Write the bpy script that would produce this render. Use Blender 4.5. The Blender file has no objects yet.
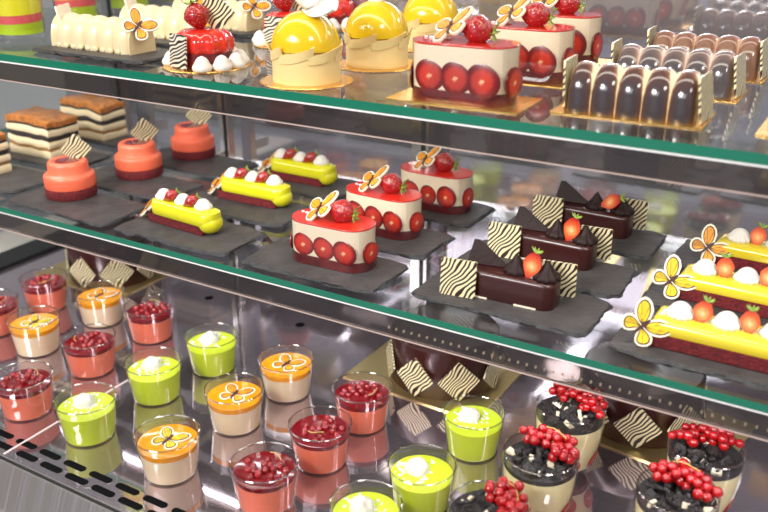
import bpy, math, random
from mathutils import Vector, Matrix, noise

# ------------------------------------------------------------------ camera
C = bpy.context.scene.collection
SC = bpy.context.scene
PI = math.pi
FPX = 867.0
def unit(v): return v.normalized()
CX = unit(Vector((1584, 360, -867)))        # world X seen in camera axes (right, down, forward)
CY = Vector((556, -360, 867)); CY = unit(CY - CX * CY.dot(CX))
CZ = CX.cross(CY)
if CZ.y > 0: CZ = -CZ
CAMZ = 0.6
right = Vector((CX.x, CY.x, CZ.x)); up = -Vector((CX.y, CY.y, CZ.y)); back = -Vector((CX.z, CY.z, CZ.z))
cam_d = bpy.data.cameras.new('camera'); cam = bpy.data.objects.new('camera', cam_d); C.objects.link(cam)
Rm = Matrix((right, up, back)).transposed()
cam.matrix_world = Matrix.Translation((0, 0, CAMZ)) @ Rm.to_4x4()
cam_d.sensor_width = 36; cam_d.lens = 36 * FPX / 768; cam_d.clip_start = 0.02; cam_d.clip_end = 60
cam_d.dof.use_dof = True; cam_d.dof.focus_distance = 0.98; cam_d.dof.aperture_fstop = 4.8
SC.camera = cam

def at(px, py, z):
    """point on the horizontal plane z that the camera sees at this pixel"""
    r = Vector((px - 384, py - 256, FPX)); d = Vector((r.dot(CX), r.dot(CY), r.dot(CZ)))
    t = (z - CAMZ) / d.z
    return Vector((d.x * t, d.y * t, z))

# ------------------------------------------------------------------ world, lights, exposure
W = bpy.data.worlds.new('world'); SC.world = W; W.use_nodes = True
W.node_tree.nodes['Background'].inputs[0].default_value = (0.97, 0.93, 0.95, 1)
W.node_tree.nodes['Background'].inputs[1].default_value = 0.34
SC.view_settings.view_transform = 'Standard'; SC.view_settings.look = 'None'
SC.view_settings.gamma = 1; SC.view_settings.use_curve_mapping = False
SC.view_settings.exposure = 0.0
SC.cycles.transparent_max_bounces = 40; SC.cycles.glossy_bounces = 8; SC.cycles.max_bounces = 14

def area(name, loc, size, power, target, col=(1, 1, 1), spread=None):
    l = bpy.data.lights.new(name, 'AREA'); l.shape = 'RECTANGLE'; l.size = size[0]; l.size_y = size[1]
    l.energy = power; l.color = col
    if spread: l.spread = math.radians(spread)
    o = bpy.data.objects.new(name, l); C.objects.link(o); o.location = loc
    o.rotation_euler = (Vector(target) - Vector(loc)).to_track_quat('-Z', 'Y').to_euler()
    return o
S1, S2 = 0.415, 0.200          # tops of the two glass shelves; the steel deck is z = 0
YF = 0.716                     # front edge of the shelves
YB = 1.075                     # back edge
YM = 1.155                     # mirror at the back
XL, XR = -1.42, 0.42
LX = (XL + XR) / 2; LW = XR - XL - 0.04
area('case_light', (LX, 0.74, 0.72), (LW, 0.05), 2.2, (LX, 0.95, 0.2), (1.0, 0.92, 0.78))
area('case_light_rear', (LX, 1.05, 0.72), (LW, 0.05), 1.2, (LX, 0.9, 0.2), (1.0, 0.97, 0.90))
area('upper_shelf_light', (LX, 0.737, S1 - 0.022), (LW, 0.012), 1.9, (LX, 0.90, S2 - 0.05), (1.0, 0.98, 0.96))
area('lower_shelf_light', (LX, 0.737, S2 - 0.022), (LW, 0.012), 1.5, (LX, 0.86, -0.12), (1.0, 0.97, 1.0))
area('front_fill', (-0.9, -0.9, 1.35), (0.7, 0.3), 34, (-0.5, 0.8, 0.1), (1.0, 0.97, 0.93))  # added fill lamp, lights the pastry fronts from the customer side
area('room_fill', (-1.5, -3.6, 2.3), (4.0, 2.0), 130, (-1.5, -3.6, 0), (1.0, 0.98, 1.0))  # added fill lamp, brightens the unseen room that the mirror reflects
area('side_fill', (0.9, -0.2, 1.5), (0.4, 0.3), 9, (-0.3, 0.8, 0.1), (1.0, 0.97, 0.93))  # added second small fill lamp, keeps the highlights tight

# ------------------------------------------------------------------ materials
def new_mat(name):
    m = bpy.data.materials.new(name); m.use_nodes = True
    nt = m.node_tree; b = nt.nodes['Principled BSDF']; return m, nt, b
def mat(name, col, rough=0.5, metal=0.0, coat=0.0, spec=0.5, bump=0.0, bscale=200, sss=0.0, var=0.0, vscale=60, emit=0):
    m, nt, b = new_mat(name)
    b.inputs['Base Color'].default_value = (*col, 1); b.inputs['Roughness'].default_value = rough
    b.inputs['Metallic'].default_value = metal; b.inputs['Coat Weight'].default_value = coat
    b.inputs['Coat Roughness'].default_value = 0.04; b.inputs['Specular IOR Level'].default_value = spec
    if sss:
        b.inputs['Subsurface Weight'].default_value = sss; b.inputs['Subsurface Radius'].default_value = (1, .6, .4)
        b.inputs['Subsurface Scale'].default_value = 0.004
    if emit:
        b.inputs['Emission Color'].default_value = (*col, 1); b.inputs['Emission Strength'].default_value = emit
    tc = nt.nodes.new('ShaderNodeTexCoord')
    if bump:
        n = nt.nodes.new('ShaderNodeTexNoise'); n.inputs['Scale'].default_value = bscale; n.inputs['Detail'].default_value = 4
        bp = nt.nodes.new('ShaderNodeBump'); bp.inputs['Strength'].default_value = bump; bp.inputs['Distance'].default_value = 0.002
        nt.links.new(tc.outputs['Object'], n.inputs['Vector']); nt.links.new(n.outputs['Fac'], bp.inputs['Height'])
        nt.links.new(bp.outputs['Normal'], b.inputs['Normal'])
    if var:
        n = nt.nodes.new('ShaderNodeTexNoise'); n.inputs['Scale'].default_value = vscale; n.inputs['Detail'].default_value = 3
        r = nt.nodes.new('ShaderNodeMapRange'); r.inputs['From Min'].default_value = .3; r.inputs['From Max'].default_value = .7
        r.inputs['To Min'].default_value = 1 - var; r.inputs['To Max'].default_value = 1 + var
        mx = nt.nodes.new('ShaderNodeMix'); mx.data_type = 'RGBA'; mx.blend_type = 'MULTIPLY'; mx.inputs[0].default_value = 1
        mx.inputs[6].default_value = (*col, 1)
        nt.links.new(tc.outputs['Object'], n.inputs['Vector']); nt.links.new(n.outputs['Fac'], r.inputs['Value'])
        nt.links.new(r.outputs['Result'], mx.inputs[7]); nt.links.new(mx.outputs[2], b.inputs['Base Color'])
    return m
def ramp(nt, stops, interp='LINEAR'):
    r = nt.nodes.new('ShaderNodeValToRGB'); r.color_ramp.interpolation = interp
    e = r.color_ramp.elements
    while len(e) < len(stops): e.new(0.5)
    for k, (p, c) in enumerate(stops): e[k].position = p; e[k].color = (*c, 1)
    return r
def zebra_mat(name, light, dark, scale=55, edge=0.5, rot=0.6):
    m, nt, b = new_mat(name)
    tc = nt.nodes.new('ShaderNodeTexCoord'); mp = nt.nodes.new('ShaderNodeMapping'); mp.inputs['Rotation'].default_value = (0.2, rot, rot)
    w = nt.nodes.new('ShaderNodeTexWave'); w.inputs['Scale'].default_value = scale; w.inputs['Distortion'].default_value = 16
    w.inputs['Detail'].default_value = 1.2; w.inputs['Detail Scale'].default_value = 0.42
    r = ramp(nt, [(0, dark), (edge - .04, dark), (edge + .05, light), (1, light)])
    nt.links.new(tc.outputs['Object'], mp.inputs['Vector']); nt.links.new(mp.outputs[0], w.inputs['Vector'])
    nt.links.new(w.outputs['Fac'], r.inputs['Fac']); nt.links.new(r.outputs['Color'], b.inputs['Base Color'])
    b.inputs['Roughness'].default_value = 0.3
    return m
def clear_mat(name, tint, ior=1.45, gloss=1.0, rough=0.02, extra=0.0):
    """thin clear sheet: see-through, with the sheen of its surface"""
    m = bpy.data.materials.new(name); m.use_nodes = True; nt = m.node_tree; nt.nodes.clear()
    out = nt.nodes.new('ShaderNodeOutputMaterial'); t = nt.nodes.new('ShaderNodeBsdfTransparent'); t.inputs[0].default_value = (*tint, 1)
    g = nt.nodes.new('ShaderNodeBsdfGlossy'); g.inputs['Roughness'].default_value = rough
    f0 = ((ior - 1) / (ior + 1)) ** 2
    lw = nt.nodes.new('ShaderNodeLayerWeight'); lw.inputs['Blend'].default_value = 0.5
    pw = nt.nodes.new('ShaderNodeMath'); pw.operation = 'POWER'; pw.inputs[1].default_value = 5
    f = nt.nodes.new('ShaderNodeMath'); f.operation = 'MULTIPLY_ADD'; f.inputs[1].default_value = 1 - f0; f.inputs[2].default_value = f0
    nt.links.new(lw.outputs['Facing'], pw.inputs[0]); nt.links.new(pw.outputs[0], f.inputs[0])
    mu = nt.nodes.new('ShaderNodeMath'); mu.operation = 'MULTIPLY_ADD'; mu.inputs[1].default_value = gloss; mu.inputs[2].default_value = extra; mu.use_clamp = True
    mx = nt.nodes.new('ShaderNodeMixShader')
    nt.links.new(f.outputs[0], mu.inputs[0]); nt.links.new(mu.outputs[0], mx.inputs[0])
    nt.links.new(t.outputs[0], mx.inputs[1]); nt.links.new(g.outputs[0], mx.inputs[2]); nt.links.new(mx.outputs[0], out.inputs[0])
    return m

M = {}
M['glass_face'] = clear_mat('shelf_glass', (0.93, 0.96, 0.95), 1.5, 1.0, 0.015)
M['glass_edge'] = mat('shelf_glass_edge', (0.0, 0.16, 0.09), 0.12, coat=0.6)
M['film'] = clear_mat('clear_cup_plastic', (0.975, 0.975, 0.975), 1.45, 1.0, 0.03, 0.015)
M['rim'] = clear_mat('clear_cup_rim', (0.86, 0.86, 0.84), 1.5, 1.5, 0.08, 0.12)
M['acetate'] = clear_mat('acetate_band', (0.96, 0.95, 0.95), 1.45, 1.0, 0.04, 0.03)
M['smoke'] = clear_mat('smoked_profile', (0.54, 0.50, 0.47), 1.5, 1.0, 0.05, 0.03)
M['chrome'] = mat('polished_metal', (0.85, 0.83, 0.82), 0.16, 1.0)
M['steel'] = mat('brushed_steel', (0.55, 0.54, 0.54), 0.3, 1.0, bump=.15, bscale=60)
def deck_mat():
    m, nt, b = new_mat('polished_deck_steel')
    b.inputs['Base Color'].default_value = (0.57, 0.49, 0.54, 1); b.inputs['Metallic'].default_value = 0.90; b.inputs['Roughness'].default_value = 0.06
    return m
M['deck'] = deck_mat()
def lip_mat():
    m, nt, b = new_mat('ribbed_steel_lip')
    b.inputs['Base Color'].default_value = (0.80, 0.77, 0.73, 1); b.inputs['Metallic'].default_value = 1.0; b.inputs['Roughness'].default_value = 0.28
    tc = nt.nodes.new('ShaderNodeTexCoord'); n = nt.nodes.new('ShaderNodeTexNoise'); mp = nt.nodes.new('ShaderNodeMapping')
    mp.inputs['Scale'].default_value = (75, 2, 2); n.inputs['Scale'].default_value = 1.0
    bp = nt.nodes.new('ShaderNodeBump'); bp.inputs['Strength'].default_value = .6; bp.inputs['Distance'].default_value = .003
    nt.links.new(tc.outputs['Object'], mp.inputs[0]); nt.links.new(mp.outputs[0], n.inputs['Vector'])
    nt.links.new(n.outputs['Fac'], bp.inputs['Height']); nt.links.new(bp.outputs[0], b.inputs['Normal'])
    return m
M['lip'] = lip_mat()
M['mirror'] = mat('grey_mirror', (0.50, 0.49, 0.53), 0.065, 0.80)
M['black'] = mat('black_rubber', (0.008, 0.008, 0.009), 0.45)
M['slot'] = mat('dark_opening', (0.006, 0.006, 0.007), 0.8, spec=0.05)
M['slate'] = mat('slate_stone', (0.060, 0.054, 0.054), 0.5, bump=0.8, bscale=110, var=0.25, vscale=35, spec=.3)
M['slate_edge'] = mat('slate_broken_edge', (0.032, 0.031, 0.034), 0.6, bump=1.0, bscale=300, var=0.5, vscale=160)
M['gold'] = mat('gold_foil_board', (0.93, 0.56, 0.16), 0.27, 0.9, bump=.12, bscale=400)
M['gold_plain'] = mat('gold_cake_board', (0.70, 0.56, 0.26), 0.3, 0.9, bump=.12, bscale=400)
M['cream'] = mat('vanilla_cream', (0.86, 0.74, 0.55), 0.45, sss=.3, bump=.15, bscale=90)
M['whitechoc'] = mat('white_chocolate', (0.74, 0.62, 0.38), 0.3, coat=.2, sss=.2)
M['whitecut'] = mat('cut_mousse_end', (0.78, 0.62, 0.34), 0.6, bump=.3, bscale=300)
M['plaque'] = mat('white_chocolate_plaque', (0.90, 0.80, 0.62), 0.35)
M['petal'] = mat('sugar_petal', (0.87, 0.85, 0.80), 0.4)
M['wing_or'] = mat('orange_wing', (0.85, 0.33, 0.015), 0.35, var=.45, vscale=110)
M['wing_ye'] = mat('yellow_wing', (0.78, 0.52, 0.015), 0.35, var=.4, vscale=110)
M['vein'] = mat('dark_wing_outline', (0.06, 0.02, 0.01), 0.4)
M['zebra'] = zebra_mat('striped_chocolate', (0.80, 0.70, 0.43), (0.03, 0.015, 0.010), 82, .42)
M['zebra_w'] = zebra_mat('striped_pale_chocolate', (0.74, 0.67, 0.54), (0.03, 0.02, 0.02), 80, .46, 1.0)
M['straw'] = None
def straw_mat():
    m, nt, b = new_mat('strawberry_skin')
    tc = nt.nodes.new('ShaderNodeTexCoord'); v = nt.nodes.new('ShaderNodeTexVoronoi'); v.inputs['Scale'].default_value = 270
    nt.links.new(tc.outputs['Object'], v.inputs['Vector'])
    r = ramp(nt, [(0, (0.75, 0.34, 0.09)), (0.20, (0.48, 0.06, 0.03)), (0.32, (0.28, 0.005, 0.009)), (1, (0.44, 0.010, 0.014))])
    nt.links.new(v.outputs['Distance'], r.inputs['Fac']); nt.links.new(r.outputs['Color'], b.inputs['Base Color'])
    bp = nt.nodes.new('ShaderNodeBump'); bp.inputs['Strength'].default_value = .6; bp.inputs['Distance'].default_value = .0015
    nt.links.new(v.outputs['Distance'], bp.inputs['Height']); nt.links.new(bp.outputs[0], b.inputs['Normal'])
    b.inputs['Roughness'].default_value = .22; b.inputs['Coat Weight'].default_value = .6
    return m
M['straw'] = straw_mat()
def slice_mat(name, cols):
    """cut strawberry: rings from the pale heart to the skin, by distance from the object's own axis"""
    m, nt, b = new_mat(name)
    tc = nt.nodes.new('ShaderNodeTexCoord'); ln = nt.nodes.new('ShaderNodeVectorMath'); ln.operation = 'LENGTH'
    mp = nt.nodes.new('ShaderNodeMapping'); mp.inputs['Scale'].default_value = (62, 62, 62)
    nt.links.new(tc.outputs['Object'], mp.inputs[0]); nt.links.new(mp.outputs[0], ln.inputs[0])
    n = nt.nodes.new('ShaderNodeTexNoise'); n.inputs['Scale'].default_value = 350
    nt.links.new(tc.outputs['Object'], n.inputs['Vector'])
    a = nt.nodes.new('ShaderNodeMath'); a.operation = 'MULTIPLY_ADD'; a.inputs[1].default_value = .35
    s = nt.nodes.new('ShaderNodeMath'); s.operation = 'SUBTRACT'; s.inputs[1].default_value = .17
    nt.links.new(n.outputs['Fac'], a.inputs[0]); nt.links.new(ln.outputs['Value'], a.inputs[2]); nt.links.new(a.outputs[0], s.inputs[0])
    r = ramp(nt, cols)
    nt.links.new(s.outputs[0], r.inputs['Fac']); nt.links.new(r.outputs['Color'], b.inputs['Base Color'])
    b.inputs['Roughness'].default_value = .3; b.inputs['Coat Weight'].default_value = .3
    return m
M['slice'] = slice_mat('strawberry_slice_face', [(0, (0.85, .55, .35)), (.13, (0.80, .30, .16)), (.22, (0.55, .045, .022)), (.62, (0.50, .03, .017)), (.78, (.20, .006, .006)), (1, (.13, .003, .004))])
M['half'] = slice_mat('strawberry_half_face', [(0, (0.88, .55, .28)), (.24, (0.80, .28, .09)), (.48, (0.66, .10, .03)), (.85, (.42, .02, .012))])
M['leaf'] = mat('strawberry_leaf', (0.22, 0.33, 0.05), 0.5, var=.4)
M['redglaze'] = mat('red_mirror_glaze', (0.66, 0.025, 0.014), 0.12, coat=.6)
M['darkred'] = mat('dark_berry_glaze', (0.42, 0.008, 0.014), 0.1, coat=.9)
M['jellyred'] = mat('redcurrant_jelly', (0.20, 0.005, 0.010), 0.12, coat=.9)
M['currant'] = mat('redcurrant_skin', (0.40, 0.004, 0.006), 0.1, coat=.7, var=.35, vscale=120)
M['currant_dark'] = mat('glazed_redcurrant_skin', (0.26, 0.006, 0.010), 0.1, coat=.7, var=.4, vscale=150)
M['twig'] = mat('currant_stem', (0.55, 0.38, 0.10), 0.5)
M['berrybase'] = mat('dark_berry_base', (0.13, 0.010, 0.012), 0.35, coat=.2, var=.5, vscale=90)
M['redsponge'] = mat('red_velvet_sponge', (0.14, 0.009, 0.012), 0.9, bump=1, bscale=420, var=.4, vscale=260)
M['pinkglaze'] = mat('coral_glaze', (0.93, 0.165, 0.08), 0.38, coat=.2, sss=.15)
M['yellow'] = mat('lemon_glaze', (0.70, 0.66, 0.015), 0.18, coat=.5, sss=.1)
M['yellow_long'] = mat('lemon_custard_glaze', (0.76, 0.60, 0.03), 0.2, coat=.35, sss=.1)
M['yellowdome'] = mat('passionfruit_glaze', (0.76, 0.50, 0.008), 0.16, coat=.5, sss=.1)
M['domebase'] = mat('butter_cream_side', (0.83, 0.63, 0.28), 0.4, sss=.2)
M['meringue'] = mat('meringue', (0.78, 0.73, 0.66), 0.7, sss=.2)
M['choc'] = mat('dark_chocolate_glaze', (0.040, 0.008, 0.007), 0.28, coat=.2)
M['chocmat'] = mat('dark_chocolate_ganache', (0.020, 0.009, 0.008), 0.5, spec=.2, bump=.3, bscale=250)
M['cookie'] = mat('black_cookie_crumb', (0.016, 0.012, 0.012), 0.5, bump=1, bscale=500, var=.6, vscale=400, spec=.7)
M['green'] = mat('green_mousse', (0.60, 0.73, 0.025), 0.35, sss=.25)
M['greentop'] = mat('green_mousse_top', (0.50, 0.74, 0.03), 0.3, sss=.2)
M['custard'] = mat('vanilla_panna_cotta', (0.90, 0.72, 0.48), 0.4, sss=.25)
M['orange'] = mat('orange_jelly', (0.90, 0.36, 0.008), 0.12, coat=.8, var=.15)
M['salmon'] = mat('salmon_pink_mousse', (0.92, 0.22, 0.12), 0.4, sss=.25)
M['coconut'] = mat('white_coconut_flakes', (0.80, 0.78, 0.72), 0.8, bump=1.0, bscale=480, sss=.2)
M['cupcream'] = mat('mascarpone_cream', (0.95, 0.82, 0.46), 0.45, sss=.25)
M['caramel'] = mat('caramel_top', (0.52, 0.19, 0.045), 0.3, coat=.3, bump=.6, bscale=120, var=.35, vscale=120)
M['coffee'] = mat('coffee_sponge', (0.030, 0.020, 0.018), 0.7, bump=.8, bscale=300, var=.4, vscale=200)
M['praline'] = mat('praline_layer', (0.34, 0.17, 0.05), 0.6, bump=.6, bscale=300, var=.3, vscale=200)
M['layercream'] = mat('layer_cream', (0.85, 0.70, 0.45), 0.5, bump=.4, bscale=140, sss=.2)
M['l_green'] = mat('lime_layer', (0.45, 0.62, 0.012), 0.3)
M['l_yellow'] = mat('yellow_layer', (0.78, 0.72, 0.012), 0.3)
M['l_pink'] = mat('pink_layer', (0.72, 0.10, 0.11), 0.35)
def bubble_mat(name, cols, lobe):
    """marbled chocolate: each lobe goes from a dark heart to pale seams, by the log's own length and height"""
    m, nt, b = new_mat(name)
    tc = nt.nodes.new('ShaderNodeTexCoord'); sp = nt.nodes.new('ShaderNodeSeparateXYZ'); nt.links.new(tc.outputs['Object'], sp.inputs[0])
    def mth(op, a, bb=None, c=None):
        n = nt.nodes.new('ShaderNodeMath'); n.operation = op
        for i, v in enumerate((a, bb, c)):
            if v is None: continue
            if isinstance(v, (int, float)): n.inputs[i].default_value = v
            else: nt.links.new(v, n.inputs[i])
        return n.outputs[0]
    ph = mth('MULTIPLY', sp.outputs['X'], PI / lobe); s = mth('ABSOLUTE', mth('COSINE', ph))   # 1 in the lobe's middle
    z = mth('MULTIPLY', sp.outputs['Z'], 1 / 0.047)
    n = nt.nodes.new('ShaderNodeTexNoise'); n.inputs['Scale'].default_value = 60; nt.links.new(tc.outputs['Object'], n.inputs['Vector'])
    v = mth('SUBTRACT', mth('MULTIPLY', mth('POWER', s, 0.42), 1.12), mth('MULTIPLY', mth('POWER', z, 3.0), 0.80))
    v = mth('ADD', v, mth('MULTIPLY', mth('SUBTRACT', n.outputs['Fac'], .5), .35))
    r = ramp(nt, cols); nt.links.new(v, r.inputs['Fac']); nt.links.new(r.outputs['Color'], b.inputs['Base Color'])
    b.inputs['Roughness'].default_value = .14; b.inputs['Coat Weight'].default_value = .7
    return m
LOBE = 0.0232
M['bub1'] = bubble_mat('marbled_chocolate_pale', [(0, (.80, .74, .50)), (.30, (.74, .62, .40)), (.40, (.26, .11, .06)), (.55, (.09, .04, .03)), (1, (.05, .04, .045))], LOBE)
M['bub2'] = bubble_mat('marbled_chocolate_grey', [(0, (.72, .60, .48)), (.25, (.42, .28, .22)), (.50, (.17, .11, .095)), (.75, (.09, .07, .07)), (1, (.07, .06, .065))], LOBE)
M['bub3'] = bubble_mat('marbled_chocolate_brown', [(0, (.60, .42, .29)), (.25, (.36, .18, .10)), (.5, (.20, .085, .05)), (.75, (.24, .13, .085)), (1, (.15, .075, .05))], LOBE)

# ------------------------------------------------------------------ mesh helpers
class MB:
    def __init__(s): s.v = []; s.f = []; s.mi = []; s.M = Matrix.Identity(4)
    def add(s, vs, fs, mi=0):
        o = len(s.v); s.v += [tuple(s.M @ Vector(p)) for p in vs]
        s.f += [tuple(o + i for i in f) for f in fs]; s.mi += [mi] * len(fs)
    def loft(s, rings, mi=0, cap0=True, cap1=True, mis=None):
        n = len(rings[0]); vs = [p for r in rings for p in r]; fs = []; ms = []
        for k in range(len(rings) - 1):
            for i in range(n):
                j = (i + 1) % n; fs.append((k * n + i, k * n + j, (k + 1) * n + j, (k + 1) * n + i)); ms.append(mis[k] if mis else mi)
        if cap0: fs.append(tuple(reversed(range(n)))); ms.append(mis[0] if mis else mi)
        if cap1: fs.append(tuple(range((len(rings) - 1) * n, len(rings) * n))); ms.append(mis[-1] if mis else mi)
        o = len(s.v); s.v += [tuple(s.M @ Vector(p)) for p in vs]
        s.f += [tuple(o + i for i in f) for f in fs]; s.mi += ms
    def lathe(s, prof, seg=32, mi=0, fn=None, cap0=True, cap1=True, mis=None, loc=(0, 0, 0)):
        rings = []
        for (r, z) in prof:
            ring = []
            for i in range(seg):
                a = 2 * PI * i / seg; rr = r * (fn(a, z) if fn else 1)
                ring.append((loc[0] + rr * math.cos(a), loc[1] + rr * math.sin(a), loc[2] + z))
            rings.append(ring)
        s.loft(rings, mi, cap0, cap1, mis)
    def box(s, x0, x1, y0, y1, z0, z1, mi=0, fm=None):
        vs = [(x0, y0, z0), (x1, y0, z0), (x1, y1, z0), (x0, y1, z0), (x0, y0, z1), (x1, y0, z1), (x1, y1, z1), (x0, y1, z1)]
        fs = [(3, 2, 1, 0), (4, 5, 6, 7), (0, 1, 5, 4), (1, 2, 6, 5), (2, 3, 7, 6), (3, 0, 4, 7)]
        if fm is None: s.add(vs, fs, mi)
        else:
            for f, m_ in zip(fs, fm): s.add(vs, [f], m_)
    def prism(s, pts, z0, z1, mi=0, top=None):
        if sum(pts[i][0] * pts[(i + 1) % len(pts)][1] - pts[(i + 1) % len(pts)][0] * pts[i][1] for i in range(len(pts))) < 0: pts = list(reversed(pts))
        n = len(pts); s.add([(x, y, z0) for x, y in pts] + [(x, y, z1) for x, y in pts],
              [tuple(reversed(range(n)))] + [(i, (i + 1) % n, n + (i + 1) % n, n + i) for i in range(n)], mi)
        s.add([(x, y, z1) for x, y in pts], [tuple(range(n))], mi if top is None else top)
    def sphere(s, c, r, seg=12, rings=8, mi=0, sc=(1, 1, 1)):
        rg = []
        for k in range(1, rings):
            t = PI * k / rings
            rg.append([(c[0] + r * sc[0] * math.sin(t) * math.cos(2 * PI * i / seg), c[1] + r * sc[1] * math.sin(t) * math.sin(2 * PI * i / seg), c[2] - r * sc[2] * math.cos(t)) for i in range(seg)])
        s.loft(rg, mi, False, False); n = seg; o = len(s.v)
        s.v += [tuple(s.M @ Vector((c[0], c[1], c[2] - r * sc[2]))), tuple(s.M @ Vector((c[0], c[1], c[2] + r * sc[2])))]
        b0 = o - (rings - 1) * n; t0 = o - n
        for i in range(n):
            s.f.append((o, b0 + (i + 1) % n, b0 + i)); s.mi.append(mi)
            s.f.append((o + 1, t0 + i, t0 + (i + 1) % n)); s.mi.append(mi)
    def tube(s, pts, r, seg=6, mi=0):
        rings = []
        for k, p in enumerate(pts):
            p = Vector(p); d = (Vector(pts[min(k + 1, len(pts) - 1)]) - Vector(pts[max(k - 1, 0)])).normalized()
            a = d.orthogonal().normalized(); b_ = d.cross(a); rr = r[k] if isinstance(r, (list, tuple)) else r
            rings.append([tuple(p + a * rr * math.cos(2 * PI * i / seg) + b_ * rr * math.sin(2 * PI * i / seg)) for i in range(seg)])
        s.loft(rings, mi)
    def build(s, name, mats, parent=None, smooth=40, bevel=0, loc=None, rot=None, sub=0):
        me = bpy.data.meshes.new(name); me.from_pydata(s.v, [], s.f); me.update()
        if not isinstance(mats, (list, tuple)): mats = [mats]
        for m_ in mats: me.materials.append(M[m_] if isinstance(m_, str) else m_)
        for p, i in zip(me.polygons, s.mi): p.material_index = i
        if smooth:
            for p in me.polygons: p.use_smooth = True
            me.set_sharp_from_angle(angle=math.radians(smooth))
        o = bpy.data.objects.new(name, me); C.objects.link(o)
        if parent: o.parent = parent
        if loc is not None: o.location = loc
        if rot is not None: o.rotation_euler = rot
        if bevel:
            b = o.modifiers.new('bevel', 'BEVEL'); b.width = bevel; b.segments = 3; b.limit_method = 'ANGLE'; b.angle_limit = math.radians(50); b.use_clamp_overlap = True
        if sub:
            b = o.modifiers.new('sub', 'SUBSURF'); b.levels = sub; b.render_levels = sub
        return o
def thing(name, label, cat, loc, rz=0, group=None):
    o = bpy.data.objects.new(name, None); C.objects.link(o); o.location = loc; o.rotation_euler = (0, 0, rz); o.empty_display_size = .01
    o['label'] = label; o['category'] = cat
    if group: o['group'] = group
    return o
def tag(o, label, cat, group=None, kind=None):
    o['label'] = label; o['category'] = cat
    if group: o['group'] = group
    if kind: o['kind'] = kind
    return o
def struct(o): o['kind'] = 'structure'; return o
def stadium(L, Wd, n=10, dx=0.0, dy=0.0):
    r = Wd / 2; a = L / 2 - r; pts = []
    for k in range(n + 1):
        t = -PI / 2 + PI * k / n; pts.append((dx + a + r * math.cos(t), dy + r * math.sin(t)))
    for k in range(n + 1):
        t = PI / 2 + PI * k / n; pts.append((dx - a + r * math.cos(t), dy + r * math.sin(t)))
    return pts
def rrect(L, Wd, r, n=4):
    pts = []
    for (cx, cy, a0) in ((L / 2 - r, -Wd / 2 + r, -PI / 2), (L / 2 - r, Wd / 2 - r, 0), (-L / 2 + r, Wd / 2 - r, PI / 2), (-L / 2 + r, -Wd / 2 + r, PI)):
        for k in range(n + 1):
            t = a0 + PI / 2 * k / n; pts.append((cx + r * math.cos(t), cy + r * math.sin(t)))
    return pts
def shrink(pts, fx, fy): return [(x * fx, y * fy) for x, y in pts]
def orient(xd, zd):
    x = Vector(xd).normalized(); z = Vector(zd); z = (z - x * z.dot(x)).normalized(); y = z.cross(x)
    return Matrix((x, y, z)).transposed().to_euler()
def ring3(pts, z): return [(x, y, z) for x, y in pts]

# ------------------------------------------------------------------ setting: the case
def struct_obj(mb, name, mats, **k): return struct(mb.build(name, mats, **k))

m = MB(); m.box(-7, 7, -6, 4.0, -1.02, -1.0); struct_obj(m, 'floor', mat('shop_floor', (0.50, 0.48, 0.52), .5, var=.1, vscale=1.5), smooth=0)
m = MB(); m.box(-7, 7, -6.1, -6.0, -1.0, 2.4); struct_obj(m, 'wall_front', mat('shop_wall', (0.52, 0.52, 0.58), .7), smooth=0)
m = MB(); m.box(-7.1, -7, -6, 4.0, -1.0, 2.4); struct_obj(m, 'wall_left', mat('shop_wall_side', (0.60, 0.57, 0.50), .7), smooth=0)
# mirrored back and the left end pane of the case
m = MB(); m.box(XL, XR, YM, YM + .008, -0.02, 0.80)
o = m.build('mirror_back_panel', 'mirror', smooth=0); tag(o, 'tall grey mirror panel closing the back of the display case', 'mirror')
m = MB(); m.box(XL - .008, XL, 0.50, YM, 0.03, 0.80)
o = m.build('end_glass_pane', 'glass_face', smooth=0); tag(o, 'clear glass end pane at the left side of the display case', 'glass pane')

def shelf(z, yf, label, leds, dr):
    t = thing('glass_shelf', label, 'shelf', (0, 0, z), 0, 'glass shelves of the display case')
    th = 0.0092 if z > .3 else .0078
    g = MB(); g.box(XL + .003, XR, yf, YB, -th, 0, 0, fm=(0, 0, 1, 1, 0, 1)); g.build('glass_sheet', ['glass_face', 'glass_edge'], t, smooth=0)
    p = MB(); p.box(XL + .003, XR, yf + .002, yf + .005, -dr + .0012, -th - .002); p.build('light_diffuser', 'smoke', t, smooth=0)
    p = MB(); p.box(XL + .003, XR, yf + .0003, yf + .012, -th - .0019, -th - .0001); p.build('upper_trim', 'trim_lit', t, smooth=0)
    p = MB(); p.box(XL + .003, XR, yf + .0012, yf + .006, -dr, -dr + .0009); p.build('lower_trim', 'trim_pink', t, smooth=0)
    p = MB(); x = leds
    while leds is not None and x < XR - .02:
        p.box(x, x + .0016, yf + .0062, yf + .0085, -.0290, -.0266); x += .0093
    if leds is not None: p.build('led_dots', 'led', t, smooth=0)
    return t
M['led'] = mat('led_dots', (1.0, .93, .70), .5, emit=.8)
M['trim_lit'] = mat('lit_edge_white', (.88, .88, .86), .3)  # white paint stands in for light caught on the diffuser's edge
M['trim_joint'] = mat('pale_pink_joint', (.80, .66, .68), .4)
M['trim_pink'] = mat('pale_trim', (.62, .48, .42), .35)
shelf(S1, YF - .004, 'upper clear glass shelf with green edge carrying the large cakes', None, .035)
shelf(S2, YF - .006, 'lower clear glass shelf with green edge carrying slate boards', -0.42, .0357)

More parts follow.
